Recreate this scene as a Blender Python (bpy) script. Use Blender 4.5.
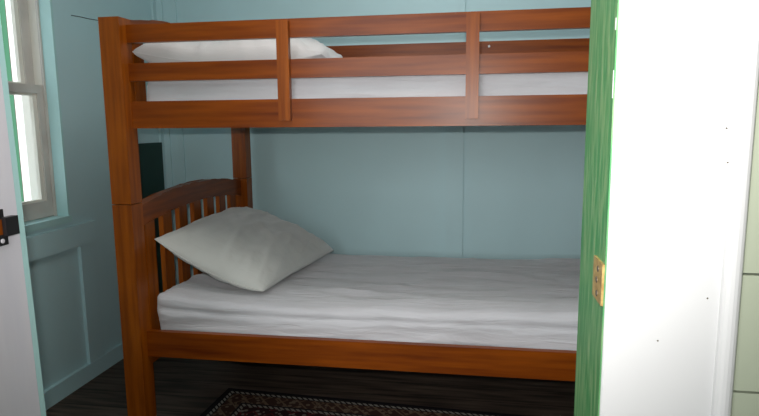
import bpy, bmesh, math, random
from mathutils import Vector, Matrix, noise
random.seed(4)
S = bpy.context.scene
for o in list(bpy.data.objects): bpy.data.objects.remove(o)
C = S.collection

# ------------------------------------------------------------------ camera, world, lights, exposure
CAM = Vector((1.299, -1.932, 1.177)); YAW, PITCH, ROLL, F = -0.1603, -0.1437, -0.0087, 583.3
fw = Vector((math.sin(YAW)*math.cos(PITCH), math.cos(YAW)*math.cos(PITCH), math.sin(PITCH)))
rt = fw.cross(Vector((0, 0, 1))).normalized(); up = rt.cross(fw)
rt, up = math.cos(ROLL)*rt + math.sin(ROLL)*up, -math.sin(ROLL)*rt + math.cos(ROLL)*up
cd = bpy.data.cameras.new('camera'); cam = bpy.data.objects.new('camera', cd); C.objects.link(cam)
M4 = Matrix((rt, up, -fw)).transposed().to_4x4(); M4.translation = CAM; cam.matrix_world = M4
cd.sensor_width = 36; cd.lens = F/759*36; cd.clip_start = 0.02; S.camera = cam

w = bpy.data.worlds.new('sky'); S.world = w; w.use_nodes = True
bg = w.node_tree.nodes['Background']; bg.inputs[0].default_value = (0.80, 0.90, 1.0, 1); bg.inputs[1].default_value = 2.8

sd = bpy.data.lights.new('sun', 'SUN'); sd.energy = 2.0; sd.angle = 0.01; sd.color = (1, .96, .9)
sun = bpy.data.objects.new('sun', sd); C.objects.link(sun)
sun.rotation_euler = Vector((-0.62, 0.25, -0.75)).to_track_quat('-Z', 'Y').to_euler()

FLASH = 70.0                                            # the camera's own flash, just above and left of the lens
fd = bpy.data.lights.new('camera_flash', 'SPOT'); fd.energy = FLASH; fd.spot_size = math.radians(104); fd.spot_blend = 1.0
fd.shadow_soft_size = 0.012; fd.color = (1.0, 0.97, 0.93)
fl = bpy.data.objects.new('camera_flash', fd); C.objects.link(fl)
fl.location = CAM + up*0.06 - rt*0.025; fl.rotation_euler = (fw + up*0.20).to_track_quat('-Z', 'Y').to_euler()

ad = bpy.data.lights.new('hall_fill', 'AREA'); ad.shape = 'RECTANGLE'; ad.size = 1.0; ad.size_y = 1.3; ad.energy = 42; ad.color = (.96, .98, 1)
al = bpy.data.objects.new('hall_fill', ad); C.objects.link(al)          # added soft fill from the hall, unseen, behind and left of the camera
al.location = (0.45, -3.57, 1.55); al.rotation_euler = (math.radians(90), 0, 0)

cl = bpy.data.lights.new('overhead_fill', 'AREA'); cl.shape = 'DISK'; cl.size = 1.1; cl.energy = 14; cl.color = (1, .97, .93)
co = bpy.data.objects.new('overhead_fill', cl); C.objects.link(co); co.location = (.95, -.45, 2.50)   # added overhead fill to brighten the bed tops, unseen above the frame
S.view_settings.view_transform = 'Standard'; S.view_settings.look = 'None'
S.view_settings.gamma = 1; S.view_settings.use_curve_mapping = False; S.view_settings.exposure = 0.0

# ------------------------------------------------------------------ materials
def new_mat(name, col=(.5, .5, .5), rough=.6, spec=.5, metal=0):
    m = bpy.data.materials.new(name); m.use_nodes = True
    b = m.node_tree.nodes['Principled BSDF']
    b.inputs['Base Color'].default_value = (*col, 1); b.inputs['Roughness'].default_value = rough
    b.inputs['Specular IOR Level'].default_value = spec; b.inputs['Metallic'].default_value = metal
    return m, m.node_tree, b
def noise_mix(nt, b, c1, c2, scale, nscale=3, detail=5, lo=.35, hi=.65, bump=0, coords='Object', rnd=False):
    N, L = nt.nodes, nt.links
    tc = N.new('ShaderNodeTexCoord'); mp = N.new('ShaderNodeMapping'); mp.inputs['Scale'].default_value = scale
    L.new(tc.outputs[coords], mp.inputs[0])
    if rnd:
        oi = N.new('ShaderNodeObjectInfo'); ml = N.new('ShaderNodeMath'); ml.operation = 'MULTIPLY'; ml.inputs[1].default_value = 37
        L.new(oi.outputs['Random'], ml.inputs[0]); cb = N.new('ShaderNodeCombineXYZ')
        for i in range(3): L.new(ml.outputs[0], cb.inputs[i])
        L.new(cb.outputs[0], mp.inputs[1])
    nz = N.new('ShaderNodeTexNoise'); nz.inputs['Scale'].default_value = nscale; nz.inputs['Detail'].default_value = detail
    L.new(mp.outputs[0], nz.inputs['Vector'])
    cr = N.new('ShaderNodeValToRGB'); cr.color_ramp.elements[0].position = lo; cr.color_ramp.elements[1].position = hi
    cr.color_ramp.elements[0].color = (*c1, 1); cr.color_ramp.elements[1].color = (*c2, 1)
    L.new(nz.outputs[0], cr.inputs[0])
    if b is not None: L.new(cr.outputs[0], b.inputs['Base Color'])
    if bump:
        bp = N.new('ShaderNodeBump'); bp.inputs['Strength'].default_value = bump; bp.inputs['Distance'].default_value = .004
        L.new(nz.outputs[0], bp.inputs['Height']); L.new(bp.outputs[0], b.inputs['Normal'])
    return cr, nz, mp
def wood(name, axis, c1=(.105, .017, .0008), c2=(.285, .064, .002)):
    m, nt, b = new_mat(name, rough=.33, spec=.24)
    sc = [26, 26, 26]; sc['xyz'.index(axis)] = 1.6
    noise_mix(nt, b, c1, c2, sc, 2.1, 8, .22, .85, rnd=True)
    b.inputs['Coat Weight'].default_value = .0; b.inputs['Coat Roughness'].default_value = .42
    return m
W = {a: wood('stained_wood_'+a, a) for a in 'xy'}; W['z'] = wood('stained_wood_z', 'z', (.135, .024, .001), (.37, .092, .003))
def paint(name, c, rough=.5, var=.06, sc=2.2, bump=0.05):
    m, nt, b = new_mat(name, c, rough)
    noise_mix(nt, b, tuple(v*(1-var) for v in c), tuple(min(1, v*(1+var)) for v in c), (1, 1, .6), sc, 6, .3, .7, bump=bump)
    return m
M = {}
M['wall'] = paint('blue_paint', (.47, .665, .70), .55, .03)
M['aqua'] = paint('pale_aqua_paint', (.42, .66, .66), .5)
M['sash'] = paint('weathered_white_paint', (.58, .55, .515), .5, .12, 9)
M['white'] = paint('white_gloss_paint', (.66, .66, .67), .35, .02, 3, .02)
M['ceiling'] = paint('ceiling_paint', (.62, .66, .66), .8)
M['hall'] = paint('pale_green_paint', (.40, .44, .335), .6, .02)
M['darkgreen'] = paint('dark_green_paint', (.008, .045, .034), .6, .2)
M['outwhite'] = paint('outside_white_paint', (.80, .775, .70), .7)
M['outgreen'] = paint('outside_green_paint', (.014, .12, .042), .5)
M['outred'] = paint('outside_red_paint', (.16, .03, .03), .5)
M['outground'] = paint('outside_bounce_ground', (.50, .48, .44), .9, .1, 9)  # ground tone made pale to bounce more light onto the window's outer frame
M['iron'] = new_mat('black_iron', (.012, .011, .013), .45, .5)[0]
m, nt, b = new_mat('brass', (.50, .33, .12), .42, .5, .35)
noise_mix(nt, b, (.38, .22, .07), (.62, .44, .17), (1, 1, 1), 90, 4); M['brass'] = m
M['screw'] = new_mat('dull_screw', (.16, .14, .11), .45, .5, .6)[0]
M['glass'] = bpy.data.materials.new('window_glass'); M['glass'].use_nodes = True
nt = M['glass'].node_tree; nt.nodes.clear()
g = nt.nodes.new('ShaderNodeBsdfGlass'); g.inputs['IOR'].default_value = 1.01; g.inputs['Roughness'].default_value = 0
nt.links.new(g.outputs[0], nt.nodes.new('ShaderNodeOutputMaterial').inputs[0])

# green jamb: worn paint, streaked along the height, white chips along the front arris
m, nt, b = new_mat('worn_green_paint', rough=.5); M['green'] = m
cr, nz, mp = noise_mix(nt, b, (.055, .25, .085), (.26, .40, .19), (40, 30, 4.5), 3.0, 10, .42, .74, bump=.25)
m, nt, b = new_mat('old_jamb_paint', rough=.45); M['jamb'] = m
noise_mix(nt, b, (.60, .58, .65), (.68, .65, .70), (8, 8, 1), 3, 8, .3, .7, bump=.08)
M['paleblue'] = paint('pale_blue_paint', (.34, .46, .60), .5)
# timber floor
m, nt, b = new_mat('dark_floor_boards', rough=.55, spec=.25); M['floor'] = m
cr, nz, mp = noise_mix(nt, b, (.028, .020, .016), (.11, .078, .058), (2.2, 26, 1), 1.6, 8, .35, .7)
N, L = nt.nodes, nt.links
tc = N.new('ShaderNodeTexCoord'); sp = N.new('ShaderNodeSeparateXYZ'); L.new(tc.outputs['Object'], sp.inputs[0])
def mth(N, L, op, a, c=None, d=None):
    n = N.new('ShaderNodeMath'); n.operation = op
    for i, v in enumerate((a, c, d)):
        if v is None: continue
        if isinstance(v, (int, float)): n.inputs[i].default_value = v
        else: L.new(v, n.inputs[i])
    return n.outputs[0]
fr = mth(N, L, 'FRACT', mth(N, L, 'MULTIPLY', sp.outputs[1], 1/.135))
gap = mth(N, L, 'LESS_THAN', fr, .035)
mx = N.new('ShaderNodeMix'); mx.data_type = 'RGBA'; L.new(gap, mx.inputs[0]); L.new(cr.outputs[0], mx.inputs[6]); mx.inputs[7].default_value = (.004, .003, .003, 1)
L.new(mx.outputs[2], b.inputs['Base Color'])
# fabrics
def fabric(name, c, s=1.0):
    m, nt, b = new_mat(name, c, .85, .2)
    b.inputs['Sheen Weight'].default_value = .45; b.inputs['Sheen Roughness'].default_value = .5
    cr, nz, mp = noise_mix(nt, b, tuple(v*.94 for v in c), c, (1, 1, 1), 6, 5)
    n2 = nt.nodes.new('ShaderNodeTexNoise'); n2.inputs['Scale'].default_value = 9; n2.inputs['Detail'].default_value = 5; n2.inputs['Distortion'].default_value = .8
    mp2 = nt.nodes.new('ShaderNodeMapping'); mp2.inputs['Scale'].default_value = (.8, 2.6, 2.6) if s < 1.2 else (.55, 5.5, 4)
    tc = nt.nodes.new('ShaderNodeTexCoord'); nt.links.new(tc.outputs['Object'], mp2.inputs[0]); nt.links.new(mp2.outputs[0], n2.inputs['Vector'])
    bp = nt.nodes.new('ShaderNodeBump'); bp.inputs['Strength'].default_value = .35*s; bp.inputs['Distance'].default_value = .012
    nt.links.new(n2.outputs[0], bp.inputs['Height']); nt.links.new(bp.outputs[0], b.inputs['Normal'])
    return m
M['sheet'] = fabric('white_sheet', (.57, .557, .585), 1.6); M['pillow'] = fabric('off_white_pillowcase', (.57, .57, .545), .6)
M['upillow'] = fabric('white_pillowcase', (.62, .60, .60), .9)
M['ticking'] = fabric('mattress_ticking', (.5, .5, .5))

# ------------------------------------------------------------------ helpers
def obj(name, bm, mat, parent=None, smooth=False, bevel=0, mats=None):
    if bevel:
        bmesh.ops.bevel(bm, geom=[e for e in bm.edges if len(e.link_faces) == 2 and e.calc_face_angle(0) > .6],
                        offset=bevel, segments=2, affect='EDGES', clamp_overlap=True)
    xs = [v.co for v in bm.verts]
    c = Vector(((min(v.x for v in xs)+max(v.x for v in xs))/2, (min(v.y for v in xs)+max(v.y for v in xs))/2, min(v.z for v in xs)))
    for v in bm.verts: v.co -= c
    bmesh.ops.recalc_face_normals(bm, faces=bm.faces)
    me = bpy.data.meshes.new(name); bm.to_mesh(me); bm.free()
    me.materials.append(mat)
    for m_ in (mats or []): me.materials.append(m_)
    if smooth:
        for p in me.polygons: p.use_smooth = True
    o = bpy.data.objects.new(name, me); C.objects.link(o)
    o['_w'] = c[:]
    if parent:
        o.parent = parent; pw = Vector(parent['_w']); o.location = c - pw
    else: o.location = c
    return o
def thing(name, label, cat, loc, group=None):
    o = bpy.data.objects.new(name, None); C.objects.link(o); o.location = loc; o['_w'] = tuple(loc)
    o.empty_display_size = .1
    tag(o, label, cat, group); return o
def tag(o, label, cat, group=None):
    o['label'] = label; o['category'] = cat
    if group: o['group'] = group
    return o
def struct(o): o['kind'] = 'structure'; return o
def box(bm, x0, x1, y0, y1, z0, z1):
    v = [bm.verts.new((x, y, z)) for z in (z0, z1) for y in (y0, y1) for x in (x0, x1)]
    for f in ((0, 1, 3, 2), (4, 6, 7, 5), (0, 4, 5, 1), (2, 3, 7, 6), (0, 2, 6, 4), (1, 5, 7, 3)): bm.faces.new([v[i] for i in f])
    return v
def B(*boxes):
    bm = bmesh.new()
    for b_ in boxes: box(bm, *b_)
    return bm
def cyl(bm, c, axis, r, h, n=20):
    """disc of radius r, height h starting at c along axis"""
    q = Vector(axis).to_track_quat('Z', 'Y').to_matrix()
    rings = [[bm.verts.new(Vector(c) + q @ Vector((r_*math.cos(2*math.pi*i/n), r_*math.sin(2*math.pi*i/n), z))) for i in range(n)]
             for r_, z in ((r, 0), (r, h*.6), (r*.8, h))]
    for a, b_ in zip(rings, rings[1:]):
        for i in range(n): bm.faces.new((a[i], a[(i+1) % n], b_[(i+1) % n], b_[i]))
    bm.faces.new(rings[0]); bm.faces.new(rings[-1])
def prism(bm, pts, d):
    """closed polygon pts extruded by vector d"""
    a = [bm.verts.new(p) for p in pts]; b_ = [bm.verts.new(Vector(p)+Vector(d)) for p in pts]
    n = len(a); bm.faces.new(a); bm.faces.new(b_[::-1])
    for i in range(n): bm.faces.new((a[i], b_[i], b_[(i+1) % n], a[(i+1) % n]))
def tube(bm, pts, r, n=8, close=False):
    P = [Vector(p) for p in pts]; rings = []
    for i, p in enumerate(P):
        t = (P[(i+1) % len(P)] - P[i-1]) if close else (P[min(i+1, len(P)-1)] - P[max(i-1, 0)])
        q = t.to_track_quat('Z', 'Y').to_matrix()
        rings.append([bm.verts.new(p + q @ Vector((r*math.cos(2*math.pi*k/n), r*math.sin(2*math.pi*k/n), 0))) for k in range(n)])
    for i in range(len(rings) - (0 if close else 1)):
        a, b_ = rings[i], rings[(i+1) % len(rings)]
        for k in range(n): bm.faces.new((a[k], a[(k+1) % n], b_[(k+1) % n], b_[k]))
    if not close: bm.faces.new(rings[0]); bm.faces.new(rings[-1])

# ------------------------------------------------------------------ room shell
XL, YB, YD0, YD1, XR, ZC = -.472, 1.219, -1.182, -1.015, 2.45, 2.55      # left wall, back wall, door wall (hall side, room side)
JL, JR, DH = .507, 1.464, 2.06                                          # doorway jamb planes and head
WY0, WY1, WZ0, WZ1 = -.52, .380, .785, 2.02                             # window opening
struct(obj('floor', B((-.66, 3.1, -3.7, 1.36, -.08, 0)), M['floor']))
struct(obj('ceiling', B((-.60, 3.1, -3.7, 1.36, ZC, ZC+.08)), M['ceiling']))
struct(obj('wall_back', B((-.642, 2.58, YB, YB+.13, 0, ZC)), M['wall']))
struct(obj('wall_left', B((-.642, XL, WY1, YB, 0, ZC), (-.642, XL, YD1, WY0, 0, ZC),
                          (-.642, XL, WY0, WY1, 0, WZ0-.027), (-.642, XL, WY0, WY1, WZ1, ZC)), M['wall']))
struct(obj('wall_right', B((XR, XR+.13, YD1, YB, 0, ZC)), M['wall']))
bm = B((-.642, JL-.03, YD0+.02, YD1-.02, 0, ZC), (JR+.03, 2.58, YD0+.02, YD1-.02, 0, ZC), (JL-.03, JR+.03, YD0+.02, YD1-.02, DH+.03, ZC))
struct(obj('wall_front', bm, M['wall']))
# hall-side boarding: horizontal pale green boards with narrow gaps
bm = bmesh.new(); z = .0
edges = [0.0]; zz = .838-.152*5
while zz < ZC: edges.append(zz); zz += .152
edges.append(ZC); edges = [e_ for e_ in edges if abs(e_-1.142) > .01]
for a, b_ in zip(edges, edges[1:]):
    if b_ - a < .01: continue
    for x0, x1, lo in ((JR+.02, 3.0, 0), (-.47, JL-.02, 0), (JL-.02, JR+.02, DH+.02)):
        if a >= lo-.08: box(bm, x0, x1, YD0+.006, YD0+.0195, max(a+.0025, lo), b_-.0005)
struct(obj('wall_hall_front', bm, M['hall']))
struct(obj('wall_hall_right', B((3.0, 3.1, -3.6, YD0+.0, 0, ZC)), M['hall']))
struct(obj('wall_hall_left', B((-.6, -.47, -3.6, YD0+.0, 0, ZC)), M['hall']))
struct(obj('wall_hall_back', B((-.6, 3.1, -3.7, -3.6, 0, ZC)), M['hall']))

# battens and trims of the blue room
def trim(n, bm, mat='wall', bevel=.003): return struct(obj('trim_%d' % n, bm, M[mat], bevel=bevel))
trim(1, B((XL, XL+.045, YB-.012, YB, .07, ZC), (XL, XL+.012, YB-.045, YB-.012, .07, ZC)))          # corner cover strip
trim(2, B((-.375, -.345, YB-.010, YB, .07, ZC)))                                                  # narrow strip near corner
trim(3, B((1.150, 1.246, YB-.018, YB, .07, ZC)))                                                  # wide batten, back wall
trim(4, B((XL, XL+.022, -.99, .53, .640, .738)))                                                  # rail under the window
trim(5, B((XL, XL+.016, .415, .528, .075, .640)))                                                 # upright on the left wall
struct(obj('baseboard_left', B((XL, XL+.018, YD1, YB, 0, .078)), M['wall'], bevel=.004))
struct(obj('baseboard_back', B((XL+.018, XR, YB-.018, YB, 0, .078)), M['wall'], bevel=.004))
# fine crack in the left wall boards
bm = bmesh.new(); tube(bm, [(XL+.001, .50, 1.664), (XL+.0012, .56, 1.668), (XL+.001, .62, 1.669), (XL+.001, .76, 1.678)], .0016, 6)
struct(obj('trim_7', bm, M['iron']))

# ------------------------------------------------------------------ window in the left wall (double hung)
win = bpy.data.objects.new('window_1', None); C.objects.link(win); win.location = (XL, WY1, WZ0); win['_w'] = (XL, WY1, WZ0); struct(win)
# lining of the opening (aqua on the room side of the stops)
for nm_, xa, xb, mt in (('window_lining', -.534, XL+.004, 'aqua'), ('outer_frame', -.645, -.534, 'outwhite')):
    obj(nm_, B((xa, xb, WY1-.012, WY1+.0, WZ0, WZ1), (xa, xb, WY0, WY0+.012, WZ0, WZ1), (xa, xb, WY0, WY1, WZ1-.012, WZ1)), M[mt], win)
obj('window_sill', B((-.642, XL+.010, WY0-.03, WY1+.002, WZ0-.028, WZ0)), M['aqua'], win, bevel=.005)
a, b_ = WY0+.013, WY1-.013
def sash(nm, x0, x1, z0, z1, st, br, trl):
    bm = B((x0, x1, b_-st, b_, z0, z1), (x0, x1, a, a+st, z0, z1), (x0, x1, a+st, b_-st, z0, z0+br), (x0, x1, a+st, b_-st, z1-trl, z1))
    s_ = obj(nm, bm, M['sash'], win, bevel=.003)
    # glazing bead stepped inside the frame
    g0, g1, h0, h1 = a+st, b_-st, z0+br, z1-trl; xm = (x0+x1)/2
    obj('glazing_bead', B((xm-.006, xm+.010, g1-.022, g1, h0, h1), (xm-.006, xm+.010, g0, g0+.010, h0, h1), (xm-.006, xm+.010, g0+.010, g1-.022, h0, h0+.010), (xm-.006, xm+.010, g0+.010, g1-.022, h1-.010, h1)), M['outwhite'], s_)
    obj('pane', B((xm-.003, xm+.001, g0+.006, g1-.016, h0+.006, h1-.006)), M['glass'], s_)
    return s_
ls = sash('lower_sash', -.568, -.533, WZ0+.002, 1.352, .040, .070, .036)
us = sash('upper_sash', -.608, -.574, 1.318, WZ1-.014, .048, .034, .045)
obj('window_stop', B((-.532, -.522, b_-.008, b_+.001, WZ0, WZ1-.012), (-.532, -.522, a-.001, a+.008, WZ0, WZ1-.012)), M['sash'], win)
lt = obj('sash_lift', B((-.533, -.524, .115, .165, WZ0+.055, WZ0+.073), (-.529, -.516, .125, .155, WZ0+.062, WZ0+.085)), M['brass'], win, bevel=.002)

# ------------------------------------------------------------------ outside, seen through the window
struct(obj('ground', B((-6, -.66, -4, 8, -.45, -.35)), M['outground']))
bm = B((-2.36, -2.23, -3, 7, -.35, 3.3))
y = -3
while y < 7: box(bm, -2.23, -2.215, y+.004, y+.150, -.35, 3.3); y += .154
tag(obj('neighbouring_wall', bm, M['outwhite']), 'sunlit white vertical board wall outside the window', 'wall')
pg = thing('green_post', 'green painted post with red edge standing outside against the white boards', 'post', (-2.18, 2.08, -.35))
obj('post_shaft', B((-2.214, -2.17, 1.975, 2.095, -.35, 3.2)), M['outgreen'], pg, bevel=.004)
o = obj('red_edge', B((-2.214, -2.18, 2.096, 2.112, -.35, 3.2)), M['outred'], pg)

# ------------------------------------------------------------------ doorway
d1 = bpy.data.objects.new('door_1', None); C.objects.link(d1); d1.location = ((JL+JR)/2, YD1, 0); d1['_w'] = ((JL+JR)/2, YD1, 0); struct(d1)
obj('door_jamb', B((JR, JR+.03, YD0, YD1, 0, DH+.03)), M['green'], d1, bevel=.001)
def lean(bm):                                            # the old left jamb stands slightly out of plumb
    for v in bm.verts: v.co.x += .003-.020*(v.co.z-.63)
    return bm
obj('door_jamb', lean(B((JL-.03, JL, YD0, YD1-.010, 0, DH+.03))), M['jamb'], d1, bevel=.0025)
obj('door_edge_strip', lean(B((JL-.03, JL, YD1-.0095, YD1+.003, 0, DH+.03))), M['aqua'], d1, bevel=.003)
obj('door_head', B((JL, JR, YD0, YD1, DH, DH+.03)), M['white'], d1)
def architrave(x_in, s):
    """white casing: flat board with a rounded bead on its outer edge; s = +1 grows to the right"""
    P = [(-.0045, .020), (-.0045, -.003), (-.003, -.005), (.128, -.005)]
    for k in range(0, 9):
        t = math.pi*k/8; P.append((.139-.011*math.cos(t), -.006-.010*math.sin(t)))
    P += [(.150, .020)]
    pts = [(x_in+s*px, YD0+py, 0) for px, py in P]
    bm = bmesh.new(); prism(bm, pts, (0, 0, DH+.12)); return bm
obj('door_casing', architrave(JR+.006, 1), M['white'], d1)
obj('door_casing', architrave(JL-.006, -1), M['white'], d1)
obj('door_casing', B((JL-.006, JR+.006, YD0-.005, YD0+.02, DH+.006, DH+.12)), M['white'], d1)
obj('door_casing', B((JR+.006, JR+.11, YD1-.019, YD1+.001, 0, DH+.1), (JL-.11, JL-.031, YD1-.019, YD1+.001, 0, DH+.1)), M['wall'], d1)
bm = bmesh.new()
for xx, zz in ((JR+.127, 1.168), (JR+.131, 1.128), (JR+.066, .905), (JR+.120, .962)): cyl(bm, (xx, YD0-.0045, zz), (0, -1, 0), .0011, .0012, 10)
obj('nail_head', bm, M['screw'], d1)
# paint chips along the arris of the green jamb
bm = bmesh.new()
for z0, z1, wd in ((1.285, 1.299, .0035), (1.205, 1.238, .0022)):
    box(bm, JR-.0006, JR+.004, YD0+.0022, YD0+.0022+wd, z0, z1)
obj('paint_chip', bm, M['white'], d1)
# hinge leaf with three screws
hb = obj('hinge_leaf', B((JR-.003, JR+.001, YD0+.001, YD0+.055, .945, .999)), M['brass'], d1, bevel=.0012)
for k, (yy, zz) in enumerate(((.024, .988), (.030, .972), (.026, .955))):
    bm = bmesh.new(); cyl(bm, (JR-.003, YD0+yy, zz), (-1, 0, 0), .0042, .0012, 16)
    obj('screw', bm, M['screw'], hb)
# iron rim-latch keeper on the left jamb
kp = obj('latch_keeper', lean(B((JL-.001, JL+.012, -1.066, -1.038, .992, 1.024))), M['iron'], d1, bevel=.002)
obj('keeper_plate', lean(B((JL-.001, JL+.004, -1.082, -1.060, 1.024, 1.038), (JL-.001, JL+.004, -1.078, -1.056, .976, .992), (JL-.001, JL+.004, -1.082, -1.066, .992, 1.024))), M['iron'], kp, bevel=.001)
obj('bare_wood_patch', lean(B((JL-.001, JL+.0052, -1.0805, -1.067, .995, 1.021))), W['z'], kp)
bm = bmesh.new(); cyl(bm, (JL+.004, -1.074, 1.031), (1, 0, 0), .004, .002, 14); obj('screw', lean(bm), M['jamb'], kp)
bm = bmesh.new(); cyl(bm, (JL+.004, -1.069, .984), (1, 0, 0), .004, .002, 14); obj('screw', lean(bm), M['jamb'], kp)

# ------------------------------------------------------------------ bunk bed
H, HS, D, LX = 1.554, .892, 1.112, 2.06
bed = thing('bunk_bed', 'orange-brown stained wooden bunk bed with slatted headboards and guard rails', 'bunk bed', (0, 0, 0))
PW, PD = .074, .072
for x0 in (0, LX-PW):
    for y0, y1, dx in ((0, PD, -.005), (D-PD, D, .020)):
        if x0 > 1: dx = 0
        obj('lower_post', B((x0+dx, x0+dx+PW+.003, y0, y1, 0, HS-.0015)), W['z'], bed, bevel=.0045)
        obj('upper_post', B((x0+dx, x0+dx+PW+.003, y0, y1, HS+.0015, H)), W['z'], bed, bevel=.0045)
Y0, Y1 = PD-.012, D-PD+.02
def end_board(xc, zend, rise, zslat0):
    """arched rail with flat upright slats and a plain bottom rail"""
    n = 28; top = []; bot = []
    for i in range(n+1):
        y = PD-.006 + (D-2*PD+.012)*i/n; t = 2*i/n-1
        top.append((xc-.018, y, zend+rise*(1-t*t))); bot.append((xc-.018, y, zend-.078+rise*(1-t*t)*.9))
    bm = bmesh.new()
    for i in range(n):
        pts = [top[i], top[i+1], bot[i+1], bot[i]]
        a = [bm.verts.new(p) for p in pts]; b2 = [bm.verts.new(Vector(p)+Vector((.036, 0, 0))) for p in pts]
        bm.faces.new(a[::-1]); bm.faces.new(b2)
        bm.faces.new((a[0], b2[0], b2[1], a[1])); bm.faces.new((a[2], b2[2], b2[3], a[3]))
        if i == 0: bm.faces.new((a[0], a[3], b2[3], b2[0]))
        if i == n-1: bm.faces.new((a[1], b2[1], b2[2], a[2]))
    bmesh.ops.remove_doubles(bm, verts=bm.verts, dist=1e-5)
    hb = obj('headboard_rail', bm, W['y'], bed, bevel=.003)
    obj('headboard_lower_rail', B((xc-.016, xc+.016, PD-.006, D-PD+.006, zslat0-.09, zslat0)), W['y'], hb)
    for k in range(7):
        y = .106+.1345*k; t = ((y+.034)-D/2)/(D/2-PD)
        zt = zend-.074+rise*(1-min(1, t*t))*.9
        obj('slat', B((xc-.010, xc+.010, y, y+.070, zslat0-.004, zt)), W['z'], hb, bevel=.002)
for xc in (.045, LX-.037):
    end_board(xc, .878, .044, .34); end_board(xc, 1.552, .046, 1.262)
ry0, ry1 = .042, .066
def rail(nm, y0, y1, z0, z1, par=bed): return obj(nm, B((PW-.004, LX-PW+.004, y0, y1, z0, z1)), W['x'], par, bevel=.004)
yb0, yb1 = D-.066, D-.044
for y0, y1 in ((ry0, ry1), (yb0, yb1)):
    rail('side_rail', y0, y1, .297, .398); rail('side_rail', y0, y1, 1.167, 1.264)
    rail('guard_rail', y0, y1, 1.335, 1.398); rail('guard_rail', y0, y1, *((1.470, 1.532) if y0 < .5 else (1.480, 1.570)))
for xs in (.634, 1.270):
    obj('guard_upright', B((xs, xs+.042, ry0-.022, ry0+.002, 1.190, 1.524)), W['z'], bed, bevel=.003)
    obj('guard_upright', B((xs, xs+.042, yb1-.002, yb1+.022, 1.190, 1.560)), W['z'], bed, bevel=.003)
for z in (.335, 1.205):
    obj('mattress_base', B((PW, LX-PW, ry1-.002, yb0+.002, z-.018, z)), W['x'], bed)
bm = bmesh.new(); cyl(bm, (1.366, yb0, 1.546), (0, -1, 0), .006, .004, 14)
obj('screw_cap', bm, M['white'], bed)['label'] = 'small white screw cap'

# ------------------------------------------------------------------ mattresses
def fbm(x, y, z): return noise.fractal(Vector((x, y, z)), 1.0, 2.0, 4)
def rounded(x0, x1, y0, y1, z0, z1, r, nx, ny, nz, fn, piping=.006):
    bm = bmesh.new(); cx, cy, cz = (x0+x1)/2, (y0+y1)/2, (z0+z1)/2; hx, hy, hz = (x1-x0)/2, (y1-y0)/2, (z1-z0)/2
    def grid(n, h, extra):
        g_ = [-h, -h+r*.25, -h+r*.55, -h+r]; inner = n
        for i in range(1, inner): g_.append(-h+r+(2*h-2*r)*i/inner)
        return g_ + [-v for v in g_[3::-1]]
    gx, gy, gz = grid(nx, hx, 0), grid(ny, hy, 0), grid(nz, hz, 0)
    V = {}
    def vert(i, j, k):
        key = (i, j, k)
        if key not in V:
            p = Vector((gx[i], gy[j], gz[k]))
            q = Vector((max(-hx+r, min(hx-r, p.x)), max(-hy+r, min(hy-r, p.y)), max(-hz+r, min(hz-r, p.z))))
            d = p-q
            if d.length > 1e-6: p = q + d.normalized()*r
            V[key] = bm.verts.new(fn(p+Vector((cx, cy, cz)), (d.normalized() if d.length > 1e-6 else Vector((0, 0, 1)))))
        return V[key]
    I, J, K = len(gx)-1, len(gy)-1, len(gz)-1
    for i in range(I):
        for j in range(J):
            for k in (0, K): bm.faces.new((vert(i, j, k), vert(i+1, j, k), vert(i+1, j+1, k), vert(i, j+1, k)))
        for k in range(K):
            for j in (0, J): bm.faces.new((vert(i, j, k), vert(i+1, j, k), vert(i+1, j, k+1), vert(i, j, k+1)))
    for j in range(J):
        for k in range(K):
            for i in (0, I): bm.faces.new((vert(i, j, k), vert(i, j+1, k), vert(i, j+1, k+1), vert(i, j, k+1)))
    return bm
def mattress(label, z0, z1, x0, seed, sag, amp):
    x1, y0, y1 = LX-PW-.03, ry1+.014, yb0-.024
    t = thing('mattress', label, 'mattress', ((x0+x1)/2, (y0+y1)/2, z0))
    obj('mattress_core', rounded(x0+.012, x1-.012, y0+.012, y1-.012, z0+.010, z1-.05, .03, 6, 4, 1, lambda p, n: p), M['ticking'], t, True)
    zt = z1
    def fn(p, n):
        q = Vector(p); u = (p.x-x0)/(x1-x0)
        hz = max(0, min(1, (p.z-z0)/(z1-z0)))
        # fitted sheet: tight edge line, sag along the middle, long shallow folds running lengthwise
        edge = abs(p.z-(z1-.022)) < .016
        q.z += hz*(sag*math.exp(-((u+.02)/.11)**2) - .006*math.sin(u*6.0)*hz)
        fz = fbm(p.x*1.6+seed, p.y*7, p.z*9+seed)
        d = amp*(.010*fz + .005*fbm(p.x*5+seed*2, p.y*16, p.z*24))
        nz, ny = max(0, n.z)**2, max(0, -n.y)**2
        q += n*d*(.9+.5*nz)*min(1, hz*4)
        q.z += nz*(-.018*(p.y-y0)/(y1-y0) + min(1, max(0, p.y-y0-.04)/.1)*amp*.010*max(0, 1-abs(noise.noise(Vector((p.x*1.1+seed, p.y*9+p.x*1.3, seed))))*5))
        q.y += ny*(.008*math.exp(-((p.z-(zt-.045))/.010)**2)*amp - .006*math.sin(math.pi*hz))   # sinks below the piping
        return q
    obj('fitted_sheet', rounded(x0, x1, y0, y1, z0+.006, z1, .030, 110, 40, 14, fn), M['sheet'], t, True)
    return t
mattress('mattress in a white fitted sheet on the lower bunk', .336, .512, .088, 3.1, .022, 1.0)
mattress('mattress in a white fitted sheet on the upper bunk behind guard rails', 1.206, 1.375, .105, 8.7, .0, 1.0)

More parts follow.
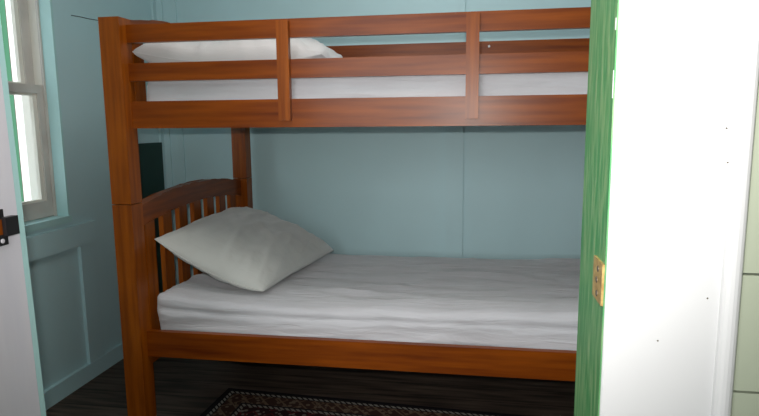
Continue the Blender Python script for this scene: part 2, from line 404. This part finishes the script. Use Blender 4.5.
# ------------------------------------------------------------------ pillows
def pillow(label, corners, th, mat, seed, floor_z, lift=(0, 0, 0), n=64, amp=.010, xmin=.055, ymin=.08, ex=.54):
    A, Bc, Cc, Dc = [Vector(c) for c in corners]      # A-B along the headboard, D-C outer edge
    nrm = (Bc-A).cross(Dc-A).normalized()
    if nrm.z < 0: nrm = -nrm
    def P(u, v, s):                                   # u,v in [-1,1]
        # edges bow inwards between the pointed corners
        uu, vv = u*(1-.02*(1-v*v)*abs(u)**2), v*(1-.02*(1-u*u)*abs(v)**2)
        a, b2 = (uu+1)/2, (vv+1)/2
        p = A*(1-a)*(1-b2) + Dc*a*(1-b2) + Bc*(1-a)*b2 + Cc*a*b2
        p.z -= .035*(1-u*u)*max(0, -v)**3
        prof = max(0, (1-abs(u)**2.8))**ex*max(0, (1-abs(v)**2.8))**ex
        ang = math.atan2(v, u); rr = math.hypot(u, v)
        wr = noise.fractal(Vector((math.cos(ang)*2.2+seed, math.sin(ang)*2.2, rr*.9)), 1, 2, 3)*rr*amp*1.2*prof**.4
        wr += fbm(u*1.7+seed, v*1.7, s)*amp*1.2*prof
        rg = abs(noise.noise(Vector((u*2.6+v*1.4+seed, v*1.2-u*.5, seed+s))))     # creases
        wr += amp*.9*max(0, 1-rg*6)*prof
        p = p + nrm*s*(th*prof*(1.0 if s > 0 else .75)+wr*(1 if prof > 0 else 0))
        p.z = max(p.z, floor_z + .0008*abs(1+s))
        if p.x < xmin: p.x = xmin + (p.x-xmin)*.0
        p.y = max(p.y, ymin)
        return p
    bm = bmesh.new(); G = {}
    for s in (1, -1):
        for i in range(n+1):
            for j in range(n+1):
                if s == -1 and (i in (0, n) or j in (0, n)): G[(s, i, j)] = G[(1, i, j)]; continue
                # denser towards the seam
                f = lambda k: math.sin((2*k/n-1)*math.pi/2)*.6+(2*k/n-1)*.4
                G[(s, i, j)] = bm.verts.new(P(f(i), f(j), s))
    for s in (1, -1):
        for i in range(n):
            for j in range(n): bm.faces.new((G[(s, i, j)], G[(s, i+1, j)], G[(s, i+1, j+1)], G[(s, i, j+1)]))
    o = obj('pillow', bm, mat, None, True)
    tag(o, label, 'pillow'); 
    # seam along the edge
    f = lambda k: 2*k/40-1
    ring = [P(f(k), -1, 1) for k in range(40)] + [P(1, f(k), 1) for k in range(40)] + [P(-f(k), 1, 1) for k in range(40)] + [P(-1, -f(k), 1) for k in range(40)]
    bm = bmesh.new(); tube(bm, ring, .0022, 6, True); obj('seam', bm, mat, o, True)
    return o
pillow('off-white pillow leaning against the headboard of the lower bunk', [(.085, .12, .742), (.10, .92, .752), (.595, .93, .535), (.492, .18, .532)], .092, M['pillow'], 1.3, .518, xmin=.056, amp=.011)
pillow('white pillow on the upper bunk behind the guard rails', [(.060, .095, 1.445), (.060, .82, 1.470), (.74, .86, 1.41), (.765, .115, 1.420)], .105, M['upillow'], 6.2, 1.392, amp=.026, ex=.44, xmin=.056)

# ------------------------------------------------------------------ dark green panel in the corner
gp = thing('corner_board', 'tall dark green board standing in the corner behind the bunk bed', 'board', (-.44, .99, 0))
obj('board_sheet', B((-.455, -.432, .800, 1.130, 0.0, 1.083)), M['darkgreen'], gp, bevel=.003)

# ------------------------------------------------------------------ rug
m, nt, b = new_mat('woven_rug', rough=.95, spec=.1)
N, L = nt.nodes, nt.links
RX, RY = 1.62, 1.05                                      # rug size
tc = N.new('ShaderNodeTexCoord'); sp = N.new('ShaderNodeSeparateXYZ'); L.new(tc.outputs['Object'], sp.inputs[0])
X, Y = sp.outputs[0], sp.outputs[1]
ax = mth(N, L, 'SUBTRACT', RX/2, mth(N, L, 'ABSOLUTE', X)); ay = mth(N, L, 'SUBTRACT', RY/2, mth(N, L, 'ABSOLUTE', Y))
e = mth(N, L, 'MINIMUM', ax, ay)                         # distance to the rug's edge
def band(lo, hi): return mth(N, L, 'MULTIPLY', mth(N, L, 'GREATER_THAN', e, lo), mth(N, L, 'LESS_THAN', e, hi))
def mix(f_, a_, b2):
    n = N.new('ShaderNodeMix'); n.data_type = 'RGBA'; L.new(f_, n.inputs[0])
    for i, v in ((6, a_), (7, b2)):
        if isinstance(v, tuple): n.inputs[i].default_value = (*v, 1)
        else: L.new(v, n.inputs[i])
    return n.outputs[2]
vs = N.new('ShaderNodeTexVoronoi'); vs.inputs['Scale'].default_value = 38; L.new(tc.outputs['Object'], vs.inputs['Vector'])
v2 = N.new('ShaderNodeTexVoronoi'); v2.inputs['Scale'].default_value = 13; v2.distance = 'MANHATTAN'; v2.inputs['Randomness'].default_value = .25; L.new(tc.outputs['Object'], v2.inputs['Vector'])
spots = mth(N, L, 'LESS_THAN', vs.outputs['Distance'], .34)
rings_ = mth(N, L, 'LESS_THAN', mth(N, L, 'ABSOLUTE', mth(N, L, 'SUBTRACT', v2.outputs['Distance'], .42)), .06)
dash = mth(N, L, 'GREATER_THAN', mth(N, L, 'SINE', mth(N, L, 'MULTIPLY', mth(N, L, 'ADD', X, Y), 260)), -.3)
along = mth(N, L, 'FRACT', mth(N, L, 'MULTIPLY', mth(N, L, 'ADD', X, Y), 1/.085))
bars = mth(N, L, 'LESS_THAN', along, .12)
col = mix(spots, (.050, .024, .018), (.16, .115, .08))                       # main border ground
col = mix(rings_, col, (.13, .08, .05)); col = mix(bars, col, (.15, .10, .065))
field = mix(spots, (.025, .009, .010), (.18, .15, .12)); field = mix(rings_, field, (.10, .015, .015))
col = mix(mth(N, L, 'GREATER_THAN', e, .145), col, field)
col = mix(band(.128, .145), col, mix(dash, (.03, .02, .02), (.24, .21, .18)))
col = mix(band(.118, .128), col, (.015, .012, .014))
col = mix(mth(N, L, 'LESS_THAN', e, .046), col, (.012, .010, .012))
col = mix(band(.026, .042), col, mix(dash, (.02, .016, .016), (.26, .24, .21)))
L.new(col, b.inputs['Base Color'])
bm = B((-RX/2, RX/2, -RY/2, RY/2, 0, .008)); bmesh.ops.subdivide_edges(bm, edges=bm.edges, cuts=6, use_grid_fill=True)
rug = obj('rug', bm, m); tag(rug, 'patterned red-brown rug with a dark border on the floor beside the bunk bed', 'rug')
ang = math.radians(-3.0)
corner = Vector((.228, .405)); off = Vector((RX/2*math.cos(ang)+RY/2*math.sin(ang), RX/2*math.sin(ang)-RY/2*math.cos(ang)))
rug.rotation_euler = (0, 0, ang); rug.location = (corner.x+off.x, corner.y+off.y, .0)

for o in bpy.data.objects:
    if '_w' in o: del o['_w']
